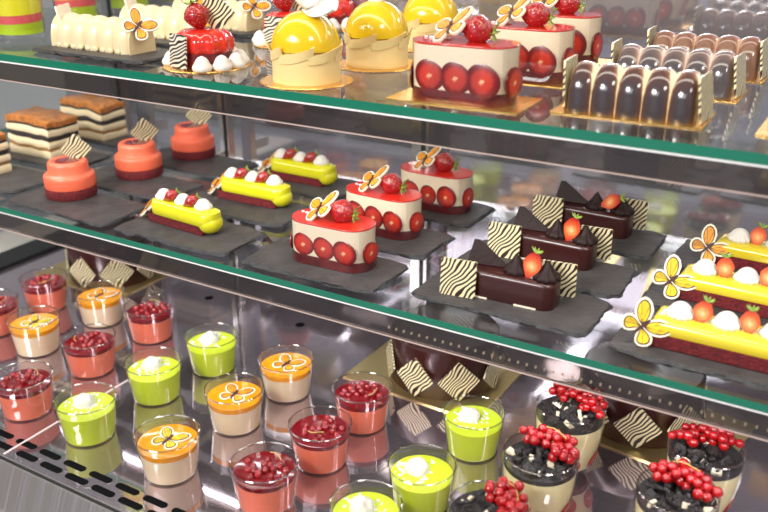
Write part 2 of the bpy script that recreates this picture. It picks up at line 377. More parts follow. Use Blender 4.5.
for k, (x, w) in enumerate([(-1.235, .03), (-.985, .02), (-.60, .03), (0.02, .03)]):
    t = thing('shelf_upright', ['brown-grey upright at the far left behind the layered slices', 'grey steel shelf upright behind the coral tiered cakes', 'pale steel shelf upright behind the strawberry cream cakes', 'steel shelf upright at the far right'][k], 'upright', (x, 1.118, 0), 0, 'steel uprights at the back of the case')
    p = MB(); p.box(-w / 2, w / 2, 0, .016, 0.0002, .80); p.build('post', 'chrome' if k else 'steel', t, smooth=0, bevel=.001)
    p = MB(); p.box(w * .1, w * .3, -.0018, 0, .02, .78); p.build('slot_strip', 'black', t, smooth=0)
    for z in (S1, S2):
        p = MB(); p.box(-.003, .003, -.045, 0, z - .026, z - .0095); p.build('shelf_bracket', 'steel', t, smooth=0)

# steel deck with slotted front grille
t = thing('steel_deck', 'polished steel deck of the case under the dessert cups', 'deck', (0, 0, 0))
dm = MB(); dm.box(XL, XR, .498, YM - .002, -.004, 0)
dm.build('deck_plate', 'deck', t, smooth=0)
lp = MB(); lp.add([(XL, .498, 0), (XR, .498, 0), (XR, .492, -.003), (XL, .492, -.003), (XR, .470, -.050), (XL, .470, -.050), (XR, .462, -.052), (XL, .462, -.052), (XR, .462, -.12), (XL, .462, -.12)],
    [(0, 3, 2, 1), (3, 5, 4, 2), (5, 7, 6, 4), (7, 9, 8, 6)]); lp.build('sloped_front_lip', 'lip', t, smooth=0)
lp = MB(); lp.box(XL, XR, .4935, .4955, -.0012, .0012); lp.build('front_seam', 'black', t, smooth=0)
def slot_pts(L, Wd): return stadium(L, Wd, 6)
x = -1.30; k = 0
while x < -0.35:
    for (dy, dx) in ((.527, 0), (.511, .021)):
        s_ = MB(); s_.prism(slot_pts(.0335, .0088), .0001, .0004); s_.build('vent_slot', 'slot', t, smooth=0, loc=(x + dx - .003, dy, 0))
    x += .0415
lx = -0.812
p = MB(); p.box(lx, lx + .0030, .500, .735, .0001, .0008); p.build('deck_joint', 'trim_joint', t, smooth=0)
for px, py in ((209, 298), (300, 325)):
    q = at(px, py, 0); h = MB(); h.lathe([(.0068, 0), (.0068, .0004)], 20); h.build('round_hole', 'slot', t, loc=(q.x, q.y, .0001))
# black end sill on the left and the pale ledge beyond it
p = MB(); p.box(-1.332, -1.272, .50, YM - .004, .0004, .007)
tag(p.build('black_end_sill', 'black', smooth=0, bevel=.002), 'black rubber sill along the left end of the case floor', 'sill')
p = MB(); p.box(XL, -1.334, .50, YM - .004, .0004, .005)
tag(p.build('end_ledge', mat('pale_ledge', (.50, .47, .42), .45), smooth=0), 'pale beige ledge beyond the black sill at the left end', 'ledge')

# ------------------------------------------------------------------ small edible parts
rnd = random.Random(5)
def slate(x0, x1, y0, y1, z, label, seed, group='slate boards', rz=0):
    R_ = random.Random(seed); cx, cy = (x0 + x1) / 2, (y0 + y1) / 2; L, Wd = x1 - x0 + .005, y1 - y0 + .002
    base = []
    nx, ny = 34, 18
    for i in range(nx): base.append((-L / 2 + L * i / nx, -Wd / 2, 0, -1))
    for i in range(ny): base.append((L / 2, -Wd / 2 + Wd * i / ny, 1, 0))
    for i in range(nx): base.append((L / 2 - L * i / nx, Wd / 2, 0, 1))
    for i in range(ny): base.append((-L / 2, Wd / 2 - Wd * i / ny, -1, 0))
    def off(k, amp, fr, s): 
        p = base[k]; n = noise.noise(Vector((p[0] * fr + seed * 3.1, p[1] * fr, s))) ; return amp * n
    rings = []
    for (z_, ins, amp, fr) in ((0, .0060, .005, 60), (.0026, .0002, .0055, 90), (.0042, .0012, .0035, 70), (.0060, .0028, .003, 45)):
        ring = []
        for k, p in enumerate(base):
            cr = min(1, (abs(p[0]) / (L / 2)) ** 14 * (abs(p[1]) / (Wd / 2)) ** 14)
            d = ins + off(k, amp, fr, z_ * 900) + .004 * cr + 0.0030 * noise.noise(Vector((p[0] * 14, p[1] * 12, seed * 2.2)))
            d = max(d, -.0015)
            ix = p[0] * (1 - d / (L / 2)); iy = p[1] * (1 - d / (Wd / 2))
            ring.append((ix, iy, z_))
        rings.append(ring)
    m = MB(); m.loft(rings, mis=[1, 1, 1, 0, 0][:3])
    m.mi[-1] = 0
    o = m.build('slate_board', ['slate', 'slate_edge'], smooth=25, loc=(cx, cy, z), rot=(0, 0, rz))
    return tag(o, label, 'slate board', group)

FW = [(.02, .03), (.04, .25), (.14, .55), (.32, .82), (.55, .98), (.78, 1.02), (.95, .95), (1.0, .78), (.95, .58), (.85, .40), (.70, .25), (.50, .13), (.28, .05)]
HW = [(.02, -.01), (.25, .0), (.50, .0), (.70, -.06), (.82, -.20), (.82, -.38), (.72, -.55), (.56, -.66), (.40, -.66), (.28, -.55), (.18, -.38), (.10, -.22), (.04, -.08)]
def butterfly(parent, loc, rot, size=.03, wing='wing_or', flat=False):
    """white plaque cut to the outline of a butterfly; cells of colour between dark veins; body along local Y, size = wing span"""
    m = MB(); s = size / 2; th = .0024 if not flat else .0012
    def grow(ps, d):
        cx = sum(p[0] for p in ps) / len(ps); cy = sum(p[1] for p in ps) / len(ps); o = []
        for x, y in ps:
            l = math.hypot(x - cx, y - cy); o.append((x + (x - cx) / l * d, y + (y - cy) / l * d))
        return o
    e = 0
    for sx in (1, -1):
        for W_ in (FW, HW):
            def T(ps, W_=W_, sx=sx):
                q = [(x * s * sx, y * s) for x, y in ps]
                return q if sx > 0 else list(reversed(q))
            e += 1; dz = e * .00003
            m.prism(T(grow(W_, .105)), 0, th + dz, 0)
            m.prism(T(grow(W_, -.01)), th - .0001, th + .00035 + dz, 1)
            # cells: fans from the root to the outer margin
            n = len(W_); root = (.13, .10) if W_ is FW else (.14, -.06)
            inn = grow(W_, -.055)
            segs = ((1, 4), (4, 7), (7, 9), (9, 12)) if W_ is FW else ((1, 4), (4, 6), (6, 9), (9, 12))
            for a_, b_ in segs:
                ps = [root] + inn[a_:b_ + 1]
                cx = sum(p[0] for p in ps) / len(ps); cy = sum(p[1] for p in ps) / len(ps)
                ps = [(cx + (x - cx) * .90, cy + (y - cy) * .90) for x, y in ps]
                ar = sum(ps[i][0] * ps[(i + 1) % len(ps)][1] - ps[(i + 1) % len(ps)][0] * ps[i][1] for i in range(len(ps)))
                if ar < 0: ps.reverse()
                m.prism(T(ps), th + .0003, th + .0006 + dz, 2)
    m.prism([(y * .9, x) for x, y in reversed(stadium(s * 1.0, s * .15, 4))], th - .0001, th + .0011, 1)
    # prism() expects counter-clockwise outlines
    return m.build('butterfly_plaque', ['plaque', 'vein', wing], parent, smooth=30, loc=loc, rot=rot)

def square_plaque(parent, loc, rot, w=.04, h=.04, th=.0022, mt='zebra', name='striped_chocolate_plaque', diamond=False):
    m = MB(); pts = rrect(w, h, .002, 3)
    if diamond: pts = [((x - y) * .7071, (x + y) * .7071) for x, y in pts]
    m.prism(pts, -th / 2, th / 2)
    return m.build(name, mt, parent, smooth=30, loc=loc, rot=rot)

def strawberry(parent, loc, rot, L=.034, Wd=.028, name='strawberry', leaves=True):
    """tip along +X, calyx at -X"""
    prof = []
    n = 12
    for k in range(n + 1):
        t = k / n; x = -L / 2 + L * t; r = Wd / 2 * (math.sin(PI * min(1, t * 1.0)) ** .62 if t < .38 else math.cos((t - .38) / .62 * PI / 2) ** .75 if t < 1 else 0)
        r = max(r, .0006); prof.append((r, x))
    m = MB(); m.M = Matrix.Rotation(PI / 2, 4, 'Y'); m.lathe(prof, 24)
    o = m.build(name, 'straw', parent, smooth=60, loc=loc, rot=rot)
    if leaves:
        g = MB()
        for k in range(7):
            a = 2 * PI * k / 7; ca, sa = math.cos(a), math.sin(a); l = Wd * .36 * (1 + .25 * ((k * 37) % 5 - 2) / 2)
            x0 = -L / 2
            pts = [(x0 - .001, 0, 0), (x0 - .001 + .001, ca * l * .5 - sa * l * .2, sa * l * .5 + ca * l * .2), (x0 - .004, ca * l, sa * l), (x0 + .001, ca * l * .5 + sa * l * .2, sa * l * .5 - ca * l * .2)]
            g.add([Vector(p) for p in pts] + [Vector(p) - Vector((.0005, 0, 0)) for p in pts], [(0, 1, 2, 3), (7, 6, 5, 4), (0, 4, 5, 1), (1, 5, 6, 2), (2, 6, 7, 3), (3, 7, 4, 0)])
        g.tube([(-L / 2, 0, 0), (-L / 2 - .004, .0005, .001)], .0008, 5)
        g.build('strawberry_leaves', 'leaf', o, smooth=0)
    return o

def half_strawberry(parent, loc, rot, L=.024, Wd=.018, leaves=True):
    """flat cut face towards local +Z, tip along +X"""
    m = MB(); n = 10; seg = 12; rings = []
    for k in range(n + 1):
        t = k / n; x = -L / 2 + L * t; r = Wd / 2 * (math.sin(PI * t) ** .6 if t < .36 else math.cos((t - .36) / .64 * PI / 2) ** 1.2 if t < 1 else 0); r = max(r, .0005)
        rings.append([(x, -r * math.cos(PI * i / seg), -r * math.sin(PI * i / seg)) for i in range(seg + 1)])
    vs = [p for r in rings for p in r]; fs = []; mi = []
    N = seg + 1
    for k in range(n):
        for i in range(seg): fs.append((k * N + i, (k + 1) * N + i, (k + 1) * N + i + 1, k * N + i + 1))
    m.add(vs, fs, 0)
    m.add([r[0] for r in rings] + [r[-1] for r in reversed(rings)], [tuple(reversed(range(2 * len(rings))))], 1)
    o = m.build('half_strawberry', ['straw', 'half'], parent, smooth=50, loc=loc, rot=rot)
    if leaves:
        g = MB()
        for k in range(5):
            a = PI + PI * (k / 4) ; ca, sa = math.cos(a), math.sin(a); l = Wd * .33
            g.tube([(-L / 2 + .001, 0, 0), (-L / 2 - .001, ca * l * .6, sa * l * .4), (-L / 2 - .0035, ca * l, sa * l * .6)], [.0012, .0012, .0003], 5)
        g.build('strawberry_leaves', 'leaf', o, smooth=40)
    return o

def kiss(parent, loc, r=.0115, h=.014, mt='meringue', ribs=9, name='meringue_drop', amp=.06, point=False, rot=None, twist=0.0):
    prof = []
    n = 10
    for k in range(n + 1):
        t = k / n
        if point: rr = r * ((1 - t) ** .85 * (1 + .25 * math.sin(PI * min(1, t * 2.2)))) if t < 1 else 0
        else: rr = r * (1 - t ** 2.3) ** .55 * (.86 + .14 * math.sin(PI * min(1, t * 2))) if t < 1 else 0
        prof.append((max(rr, .0004), h * t))
    m = MB(); m.lathe(prof, ribs * 6, fn=lambda a, z: 1 + amp * (1 - (z / h) ** 2) * math.cos(ribs * a + twist * z / h))
    return m.build(name, mt, parent, smooth=70, loc=loc, rot=rot)

def round_board(parent, r=.05, name='gold_board', z=0):
    m = MB(); m.lathe([(r * .97, 0), (r, .0006), (r * .98, .0014)], 96, fn=lambda a, z: 1 + .012 * math.cos(40 * a))
    return m.build(name, 'gold', parent, smooth=30, loc=(0, 0, z))
def rect_board(parent, L, Wd, mt='gold', th=.0014, loc=(0, 0, 0)):
    m = MB(); m.prism(rrect(L, Wd, .002, 3), 0, th)
    return m.build('gold_board', mt, parent, smooth=30, loc=loc)

# ------------------------------------------------------------------ cups
def cup_shell(parent, r0=.0295, r1=.0358, h=.051, curve=0.0):
    th = .0009; prof = []; n = 8
    def R(t): return r0 + (r1 - r0) * t + curve * math.sin(PI * t)
    prof.append((.0005, .0006)); prof.append((r0 - .002, .0004)); prof.append((r0, .0012))
    for k in range(1, n + 1): prof.append((R(k / n), h * k / n))
    inner = [(R(k / n) - th, h * k / n) for k in range(n, 0, -1)] + [(r0 - th, .0022), (.0005, .0022)]
    m = MB(); m.lathe(prof + inner, 48); o = m.build('clear_cup', 'film', parent, smooth=60)
    q = MB(); rr = R(1); q.lathe([(rr - .0012, h - .0004), (rr + .0002, h - .0010), (rr + .0009, h), (rr + .0002, h + .0008), (rr - .0012, h + .0004), (rr - .0012, h - .0004)], 48, cap0=False, cap1=False)
    q.build('cup_rim', 'rim', o, smooth=60)
    return R
def fill(parent, R, h, z0, z1, mt, name, dome=0.0, gap=.0013):
    m = MB(); n = 4; pr = [(R(max(z0 / h, 0) + ((z1 - z0) / h) * k / n) - gap, z0 + (z1 - z0) * k / n) for k in range(n + 1)]
    pr += [(pr[-1][0] * .96, z1 + dome * .3 + .0002), (pr[-1][0] * .5, z1 + dome * .8 + .0003), (.0005, z1 + dome + .0003)]
    m.lathe(pr, 40); return m.build(name, mt, parent, smooth=50)
CUPH = .051
def currants(parent, R0, z, n, r, seed, mt='currant_dark', arc=None, heap=0.0, stem=True, name='currant_cluster'):
    R_ = random.Random(seed); m = MB(); pts = []
    tries = 0
    while len(pts) < n and tries < 4000:
        tries += 1
        if arc:
            a = arc[0] + (arc[1] - arc[0]) * R_.random(); rr = R0 * (arc[2] + (arc[3] - arc[2]) * R_.random())
        else: a = R_.random() * 2 * PI; rr = R0 * math.sqrt(R_.random())
        p = Vector((rr * math.cos(a), rr * math.sin(a), z + heap * R_.random() * (1 if arc else (1 - rr / R0))))
        if all((p - q).length > r * 1.55 for q in pts): pts.append(p)
    for p in pts: m.sphere(p, r * (0.9 + .2 * R_.random()), 12, 8)
    o = m.build(name, mt, parent, smooth=80)
    if stem:
        g = MB(); p0 = pts[0]; 
        a0 = (arc[0] + arc[1]) / 2 if arc else R_.random() * 6
        q = [Vector((R0 * .75 * math.cos(a0 + t), R0 * .75 * math.sin(a0 + t), z + heap + r * 1.1 + .001 * math.sin(t * 5))) for t in (-.5, -.25, 0, .25, .55)]
        g.tube(q, .0006, 5); g.build('currant_stem', 'twig', o, smooth=60)
    return o
def pink_cup(px, py, label, seed):
    p = at(px, py, CUPH); t = thing('currant_mousse_cup', label, 'dessert cup', (p.x, p.y, 0), seed * 1.3, 'pink mousse cups with redcurrants')
    R = cup_shell(t)
    RR = lambda u: R(u)
    fill(t, RR, CUPH, .0024, .0355, 'salmon', 'pink_mousse'); fill(t, RR, CUPH, .0358, .0412, 'jellyred', 'berry_jelly')
    currants(t, .0245, .0418, 17, .0042, seed, heap=.004)
    return t
def orange_cup(px, py, label, seed, rot=-.3):
    p = at(px, py, CUPH); t = thing('orange_panna_cotta_cup', label, 'dessert cup', (p.x, p.y, 0), rot, 'vanilla cups with orange jelly and butterfly')
    R = cup_shell(t)
    fill(t, R, CUPH, .0024, .0335, 'custard', 'vanilla_cream'); fill(t, R, CUPH, .0338, .0405, 'orange', 'orange_jelly')
    butterfly(t, (0.0, 0.0, .0410), (0.05, 0, .25), .036, 'wing_ye' if seed in (1, 4) else 'wing_or', True)
    return t
def lumps(parent, loc, r, n, seed, mt='coconut', name='coconut_mound', flat=.8):
    R_ = random.Random(seed); m = MB()
    seg, rings = 28, 16; rg = []
    for k in range(rings + 1):
        tt = PI / 2 * k / rings
        ring = []
        for i in range(seg):
            a = 2 * PI * i / seg; d = Vector((math.cos(a) * math.cos(tt), math.sin(a) * math.cos(tt), math.sin(tt)))
            f_ = 1 + .16 * noise.noise(d * 2.2 + Vector((seed, 0, 0))) + .07 * noise.noise(d * 7 + Vector((0, seed, 0)))
            ring.append((d.x * r * f_ if k < rings else .0003 * math.cos(a), d.y * r * f_ if k < rings else .0003 * math.sin(a), d.z * r * f_ * flat))
        rg.append(ring)
    m.loft(rg)
    for _ in range(n):
        a = R_.random() * 2 * PI; q = R_.random(); rr = r * (.95 + .9 * q)
        m.sphere((rr * math.cos(a) * 1.0, rr * math.sin(a), .0008), .0011 + .0012 * R_.random(), 6, 4, sc=(1.4, 1, .7))
    return m.build(name, mt, parent, smooth=50, loc=loc)
def green_cup(px, py, label, seed):
    p = at(px, py, CUPH); t = thing('green_mousse_cup', label, 'dessert cup', (p.x, p.y, 0), seed * .7, 'green mousse cups with coconut')
    R = cup_shell(t)
    fill(t, R, CUPH, .0024, .0390, 'green', 'green_mousse')
    a = 2.7 - seed * .7; lumps(t, (.008 * math.cos(a), .008 * math.sin(a), .0385), .0128, 30, seed, flat=1.0)
    # scattered flakes towards one side
    return t
def cookie_cup(px, py, label, seed, stem_ang=1.2, rz=0.0):
    H = .085; p = at(px, py, H); t = thing('cookie_cream_glass', label, 'dessert glass', (p.x, p.y, 0), rz, 'cream glasses with black cookie and redcurrants')
    def Rf(u):
        return .0215 + .0165 * math.sin(min(u, 1) * PI * .60) ** .75 if u > 0 else .0215
    n = 14; th = .0011
    prof = [(.0005, .0004), (.019, .0003)] + [(Rf(k / n), max(.0012, H * k / n)) for k in range(n + 1)]
    inner = [(Rf(k / n) - th, H * k / n) for k in range(n, 1, -1)] + [(.018, .010), (.0005, .009)]
    m = MB(); m.lathe(prof + inner, 56); o = m.build('clear_glass', 'film', t, smooth=60)
    q = MB(); rr = Rf(1); q.lathe([(rr - .0014, H - .0004), (rr, H - .001), (rr + .0008, H), (rr, H + .0009), (rr - .0014, H + .0004), (rr - .0014, H - .0004)], 56, cap0=False, cap1=False)
    q.build('glass_rim', 'rim', o, smooth=60)
    def fl(z0, z1, mt, nm):
        m_ = MB(); k = 6; pr = [(Rf((z0 + (z1 - z0) * i / k) / H) - .0016, z0 + (z1 - z0) * i / k) for i in range(k + 1)] + [(.0005, z1 + .0003)]
        m_.lathe(pr, 44); return m_.build(nm, mt, t, smooth=50)
    fl(.0105, .016, 'jellyred', 'berry_layer'); fl(.0163, .070, 'cupcream', 'cream_layer'); fl(.0703, .0750, 'cookie', 'cookie_layer')
    for k in range(6):
        a = 2 * PI * k / 6 + seed; rr = Rf(.32) - .0016
        m_ = MB(); m_.lathe([(.0105, -.001), (.0108, .0002), (.009, .0008)], 20)
        m_.build('strawberry_slice', 'slice', t, smooth=40, loc=(rr * math.cos(a), rr * math.sin(a), .027), rot=(PI / 2 + .32, 0, a + PI / 2))
    R_ = random.Random(seed); c = MB(); cf = MB()
    for _ in range(60):
        a = R_.random() * 2 * PI; rr = .031 * math.sqrt(R_.random()); s = .0028 + .0038 * R_.random(); z = .0760 + .006 * R_.random() * (1.15 - rr / .031)
        c.M = Matrix.Translation((rr * math.cos(a), rr * math.sin(a), z)) @ Matrix.Rotation(R_.random() * 6, 4, Vector((R_.random() - .5, R_.random() - .5, R_.random() - .5)).normalized())
        c.box(-s, s, -s * .7, s * .7, -s * .4, s * .4, 1 if R_.random() < .13 else 0)
    c.build('cookie_chunks', ['cookie', 'cream'], t, smooth=0, bevel=.0006)
    currants(t, .034, .0830, 30, .0050, seed + 50, 'currant', arc=(stem_ang - 1.35, stem_ang + 1.35, .35, 1.02), heap=.010)
    return t

# ------------------------------------------------------------------ cakes
def fraisier(loc, rz, label, L=.112, Wd=.052, H=.052, seed=1, board=None, group=None, sr=.0145, pos=None):
    t = thing('strawberry_cream_cake', label, 'cake', loc, rz, group or 'strawberry cream cakes')
    z0 = 0
    if board: rect_board(t, board[0], board[1], 'gold'); z0 = .0014
    st = stadium(L, Wd, 12)
    def ext(a, b, f, mt, nm):
        m = MB(); m.loft([ring3(shrink(st, f, f), z0 + a), ring3(shrink(st, f, f), z0 + b)]); return m.build(nm, mt, t, smooth=40, bevel=.0006)
    ext(0, .0115, .985, 'berrybase', 'shaded_berry_base'); ext(.0116, H - .0028, .985, 'cream', 'cream_body'); ext(H - .0027, H - .0006, .985, 'redglaze', 'red_glaze_top')  # berry layer, made taller and darker to paint in the glaze's shadow
    m = MB(); n = len(st)
    o1 = st; o2 = shrink(st, 1 - .0012 / L, 1 - .0012 / Wd)
    m.loft([ring3(o1, z0 + .0003), ring3(o1, z0 + H), ring3(o2, z0 + H), ring3(o2, z0 + .0003), ring3(o1, z0 + .0003)], 0, False, False); m.build('clear_band', 'acetate', t, smooth=50)
    R_ = random.Random(seed)
    a = L / 2 - Wd / 2; r = Wd / 2 * .985
    def sl(x_, y_, ang, rad, zz):
        m = MB(); m.lathe([(rad, -.0012), (rad * 1.0, 0), (rad * .93, .0006), (.0004, .0007)], 28, fn=lambda q, z: 1 + .05 * math.cos(2 * q + seed) + .03 * math.cos(3 * q))
        sc = rad / .0155
        ob = m.build('strawberry_slice', 'slice', t, smooth=40, loc=(x_, y_, z0 + zz), rot=(PI / 2, R_.random() * 0, ang + PI / 2)); return ob
    # discs standing around the wall: walk the stadium outline
    per = [(-a, -r, -PI / 2), ] 
    front = [-a + .002 + i * (2 * a) / 2.0 for i in range(3)]
    for i, x_ in enumerate(front):
        sl(x_, -r + .0003, -PI / 2, sr * (.94 + .12 * R_.random()), .0235 + .003 * (R_.random() - .5))
        sl(x_, r - .0003, PI / 2, sr * (.94 + .12 * R_.random()), .0235)
    for sg in (1, -1):
        for ang in (-.15, ) if sg == 1 else (PI + .25,):
            sl(sg * a + math.cos(ang) * (r - .0003), math.sin(ang) * (r - .0003), ang, sr * .92, .021)
    strawberry(t, (.010 if pos is None else pos, .001, z0 + H + .0105), (.3, -.15, PI + .12), L * .32, .029)
    butterfly(t, (-.013, -.006, z0 + H + .0105), orient((.86, -.08, .42), (-.42, -.5, .78)), .040, 'wing_or')
    m = MB()
    for k in range(5): m.sphere((-.044 + k * .0065, .004 - k * .0012, z0 + H), .0017 + .0003 * k, 8, 6, sc=(1.3, 1, .6))
    m.build('cream_dots', 'petal', t, smooth=60)
    return t

def yellow_eclair(loc, rz, label):
    t = thing('lemon_eclair', label, 'eclair', loc, rz, 'small lemon eclairs on slate')
    L = .112
    m = MB(); m.prism(rrect(L * .90, .030, .003), 0, .0115); m.build('red_sponge_base', 'redsponge', t, smooth=30, bevel=.0012, loc=(-.004, -.001, 0))
    prof = [(1, .0115), (1.08, .013), (1.12, .018), (1.09, .024), (.95, .0285), (.7, .0305), (.35, .0312)]
    st = stadium(L, .031, 12); m = MB()
    m.loft([ring3([(x * (1 if f > .9 else 1 - (1 - f) * .35) + .003, y * f) for x, y in st], z) for f, z in prof])
    # glaze running down over the right end to the board
    m.sphere((L / 2 - .010, 0, .0135), .0168, 20, 14, sc=(.92, 1.0, .82)); m.build('lemon_glaze', 'yellow', t, smooth=60)
    for k, x in enumerate((-.038, -.002, .034)): kiss(t, (x + .002, 0, .0302), .0118, .0135, ribs=8, amp=.02)
    for x in (-.020, .017): half_strawberry(t, (x + .001, -.005, .0375), orient((-1, -.35, -.75), (.35, .8, .5)), .028, .0150)
    butterfly(t, (-.0605, -.004, .0155), orient((.74, .0, .56), (-.48, -.45, .72)), .038, 'wing_or')
    return t

def long_eclair(loc, rz, label, halves=(.2,), seed=0, L=.20):
    """starts at local x=0 and runs to +X"""
    t = thing('long_lemon_eclair', label, 'eclair', loc, rz, 'long lemon eclairs on slate')
    m = MB(); m.prism([(x + L / 2, y) for x, y in rrect(L, .044, .004)], 0, .0140); m.build('red_sponge_base', 'redsponge', t, smooth=30, bevel=.0015)
    prof = [(1, .0140), (1.03, .0155), (1.04, .021), (1.0, .0245), (.86, .0270), (.6, .0278), (.3, .028)]
    st = rrect(L - .004, .041, .007, 5); m = MB()
    m.loft([ring3([(x * (1 - (1 - f) * .1) + L / 2, y * f) for x, y in st], z) for f, z in prof]); m.build('lemon_glaze', 'yellow_long', t, smooth=60)
    R_ = random.Random(seed); k = 0; x = .024
    while x < L - .01:
        if k % 2 == 0: kiss(t, (x, 0, .0272), .0135, .0150, ribs=13, amp=.045, mt='meringue')
        else: half_strawberry(t, (x - .001, -.004, .0365), orient((-.3 + .4 * R_.random(), -.2, -1), (-.25 + .3 * R_.random(), -1, .45)), .027, .0185)
        x += .0208; k += 1
    butterfly(t, (-.005, -.021, .0185), orient((.72, -.12, -.62), (-.15, -.85, .5)), .039, 'wing_or' if seed == 3 else 'wing_ye')
    return t

def choc_bar(loc, rz, label, seed=1):
    t = thing('chocolate_bar_cake', label, 'cake', loc, rz, 'dark chocolate bar cakes')
    L = .100; prof = [(1, 0), (1.03, .002), (1.03, .024), (1.0, .0275), (.9, .0292), (.5, .0298)]
    st = rrect(L, .036, .012, 6); m = MB(); m.loft([ring3([(x * (1 - (1 - f) * .4), y * f) for x, y in st], z) for f, z in prof]); m.build('chocolate_body', 'choc', t, smooth=50)
    m = MB(); m.box(-.046, -.020, -.0195, -.0182, 0, .0016); m.box(.010, .034, -.0195, -.0182, 0, .0016); m.build('cream_edge', 'plaque', t, smooth=0)
    square_plaque(t, (-.051, -.0245, .0205), (PI / 2 - .10, 0, .10), .039, .041)
    square_plaque(t, (.043, .0225, .0215), (PI / 2 + .12, 0, .12), .038, .040)
    # slanted dark wafer triangle
    m = MB(); pts = [(-.023, 0), (.023, 0), (.019, .004), (-.012, .026), (-.018, .026)]
    m.prism(pts, -.002, .002); m.build('chocolate_wafer', 'chocmat', t, smooth=0, bevel=.0008, loc=(-.028, .002, .0300), rot=(PI / 2 - .35, 0, .15))
    kiss(t, (.004, 0, .029), .0125, .022, 'chocmat', ribs=10, name='chocolate_rosette', amp=.07, point=True)
    kiss(t, (.038, -.001, .029), .0135, .021, 'chocmat', ribs=10, name='chocolate_rosette', amp=.07, point=True)
    half_strawberry(t, (.023, -.008, .0425), orient((-.25, -.1, -1), (.05, -1, .55)) if seed < 2 else orient((-1, .1, -.55), (-.1, -1, .9)), .034, .0205)
    return t

def tier_cake(loc, rz, label, pr):
    t = thing('coral_tiered_cake', label, 'cake', loc, rz, 'small coral tiered cakes on slate')
    m = MB(); m.lathe([(.0345, 0), (.0355, .002), (.0355, .013), (.0345, .0142)], 48); m.build('red_crumb_base', 'redsponge', t, smooth=40)
    m = MB(); m.lathe([(.0345, .0142), (.0350, .016), (.0350, .028), (.0344, .0308), (.0325, .0326), (.0288, .0334), (.0278, .035), (.0276, .045), (.0268, .0488), (.0245, .0508), (.021, .0512), (.020, .0502), (.0195, .0490), (.010, .0488), (.0005, .0488)], 56)
    m.build('coral_glaze', 'pinkglaze', t, smooth=60)
    m = MB(); m.lathe([(.0172, .0489), (.0168, .0505), (.012, .0512), (.0005, .0514)], 32); m.build('berry_jelly', 'jellyred', t, smooth=60)
    square_plaque(t, (.004, .014, .064), (PI / 2, 0, pr), .031, .031, mt='zebra', diamond=True)
    return t

def layer_slice(loc, rz, label, seed, L=.100, Wd=.062):
    t = thing('layered_cream_slice', label, 'cake', loc, rz, 'layered coffee cream slices')
    layers = [('layercream', .013, 'cream_layer'), ('praline', .006, 'praline_layer'), ('layercream', .011, 'cream_layer'), ('coffee', .009, 'coffee_sponge'), ('layercream', .0105, 'cream_layer'), ('coffee', .004, 'coffee_sponge'), ('caramel', .012, 'caramel_top')]
    def sag(x, y, z): return -.007 * (z / .066) * max(0, (x / (L / 2) - .1)) ** 1.5 * .9 + .0034 * noise.noise(Vector((x * 38 + seed, y * 38, z * 25)))
    z = 0
    nx, ny = 18, 8
    for li, (mt, h, nm) in enumerate(layers):
        m = MB(); rings = []
        for zz, ins in ((z, .0005), (z + h * .2, -.0004), (z + h * .8, -.0004), (z + h, .0006 if li < 6 else .004)):
            ring = []
            lo = []
            for i in range(nx): lo.append((-L / 2 + L * i / nx, -Wd / 2))
            for i in range(ny): lo.append((L / 2, -Wd / 2 + Wd * i / ny))
            for i in range(nx): lo.append((L / 2 - L * i / nx, Wd / 2))
            for i in range(ny): lo.append((-L / 2, Wd / 2 - Wd * i / ny))
            for x, y in lo:
                d = ins + .0012 * noise.noise(Vector((x * 60, y * 60, li * 3 + seed))) + (0.001 if mt in ('coffee', 'praline') else 0)
                ring.append((x * (1 - d / (L / 2)), y * (1 - d / (Wd / 2)), max(zz + sag(x, y, zz) * (1 if zz > 0 else 0), 0 if zz == 0 else .0001)))
            rings.append(ring)
        m.loft(rings)
        if li == 6:
            R_ = random.Random(seed)
            for _ in range(7): m.sphere((L / 2 - .004 - .02 * R_.random(), -Wd / 2 + .006 + (Wd - .012) * R_.random(), z + h - .008), .0065, 12, 8, sc=(1, 1, .75))
        m.build(nm, mt, t, smooth=40); z += h
    return t

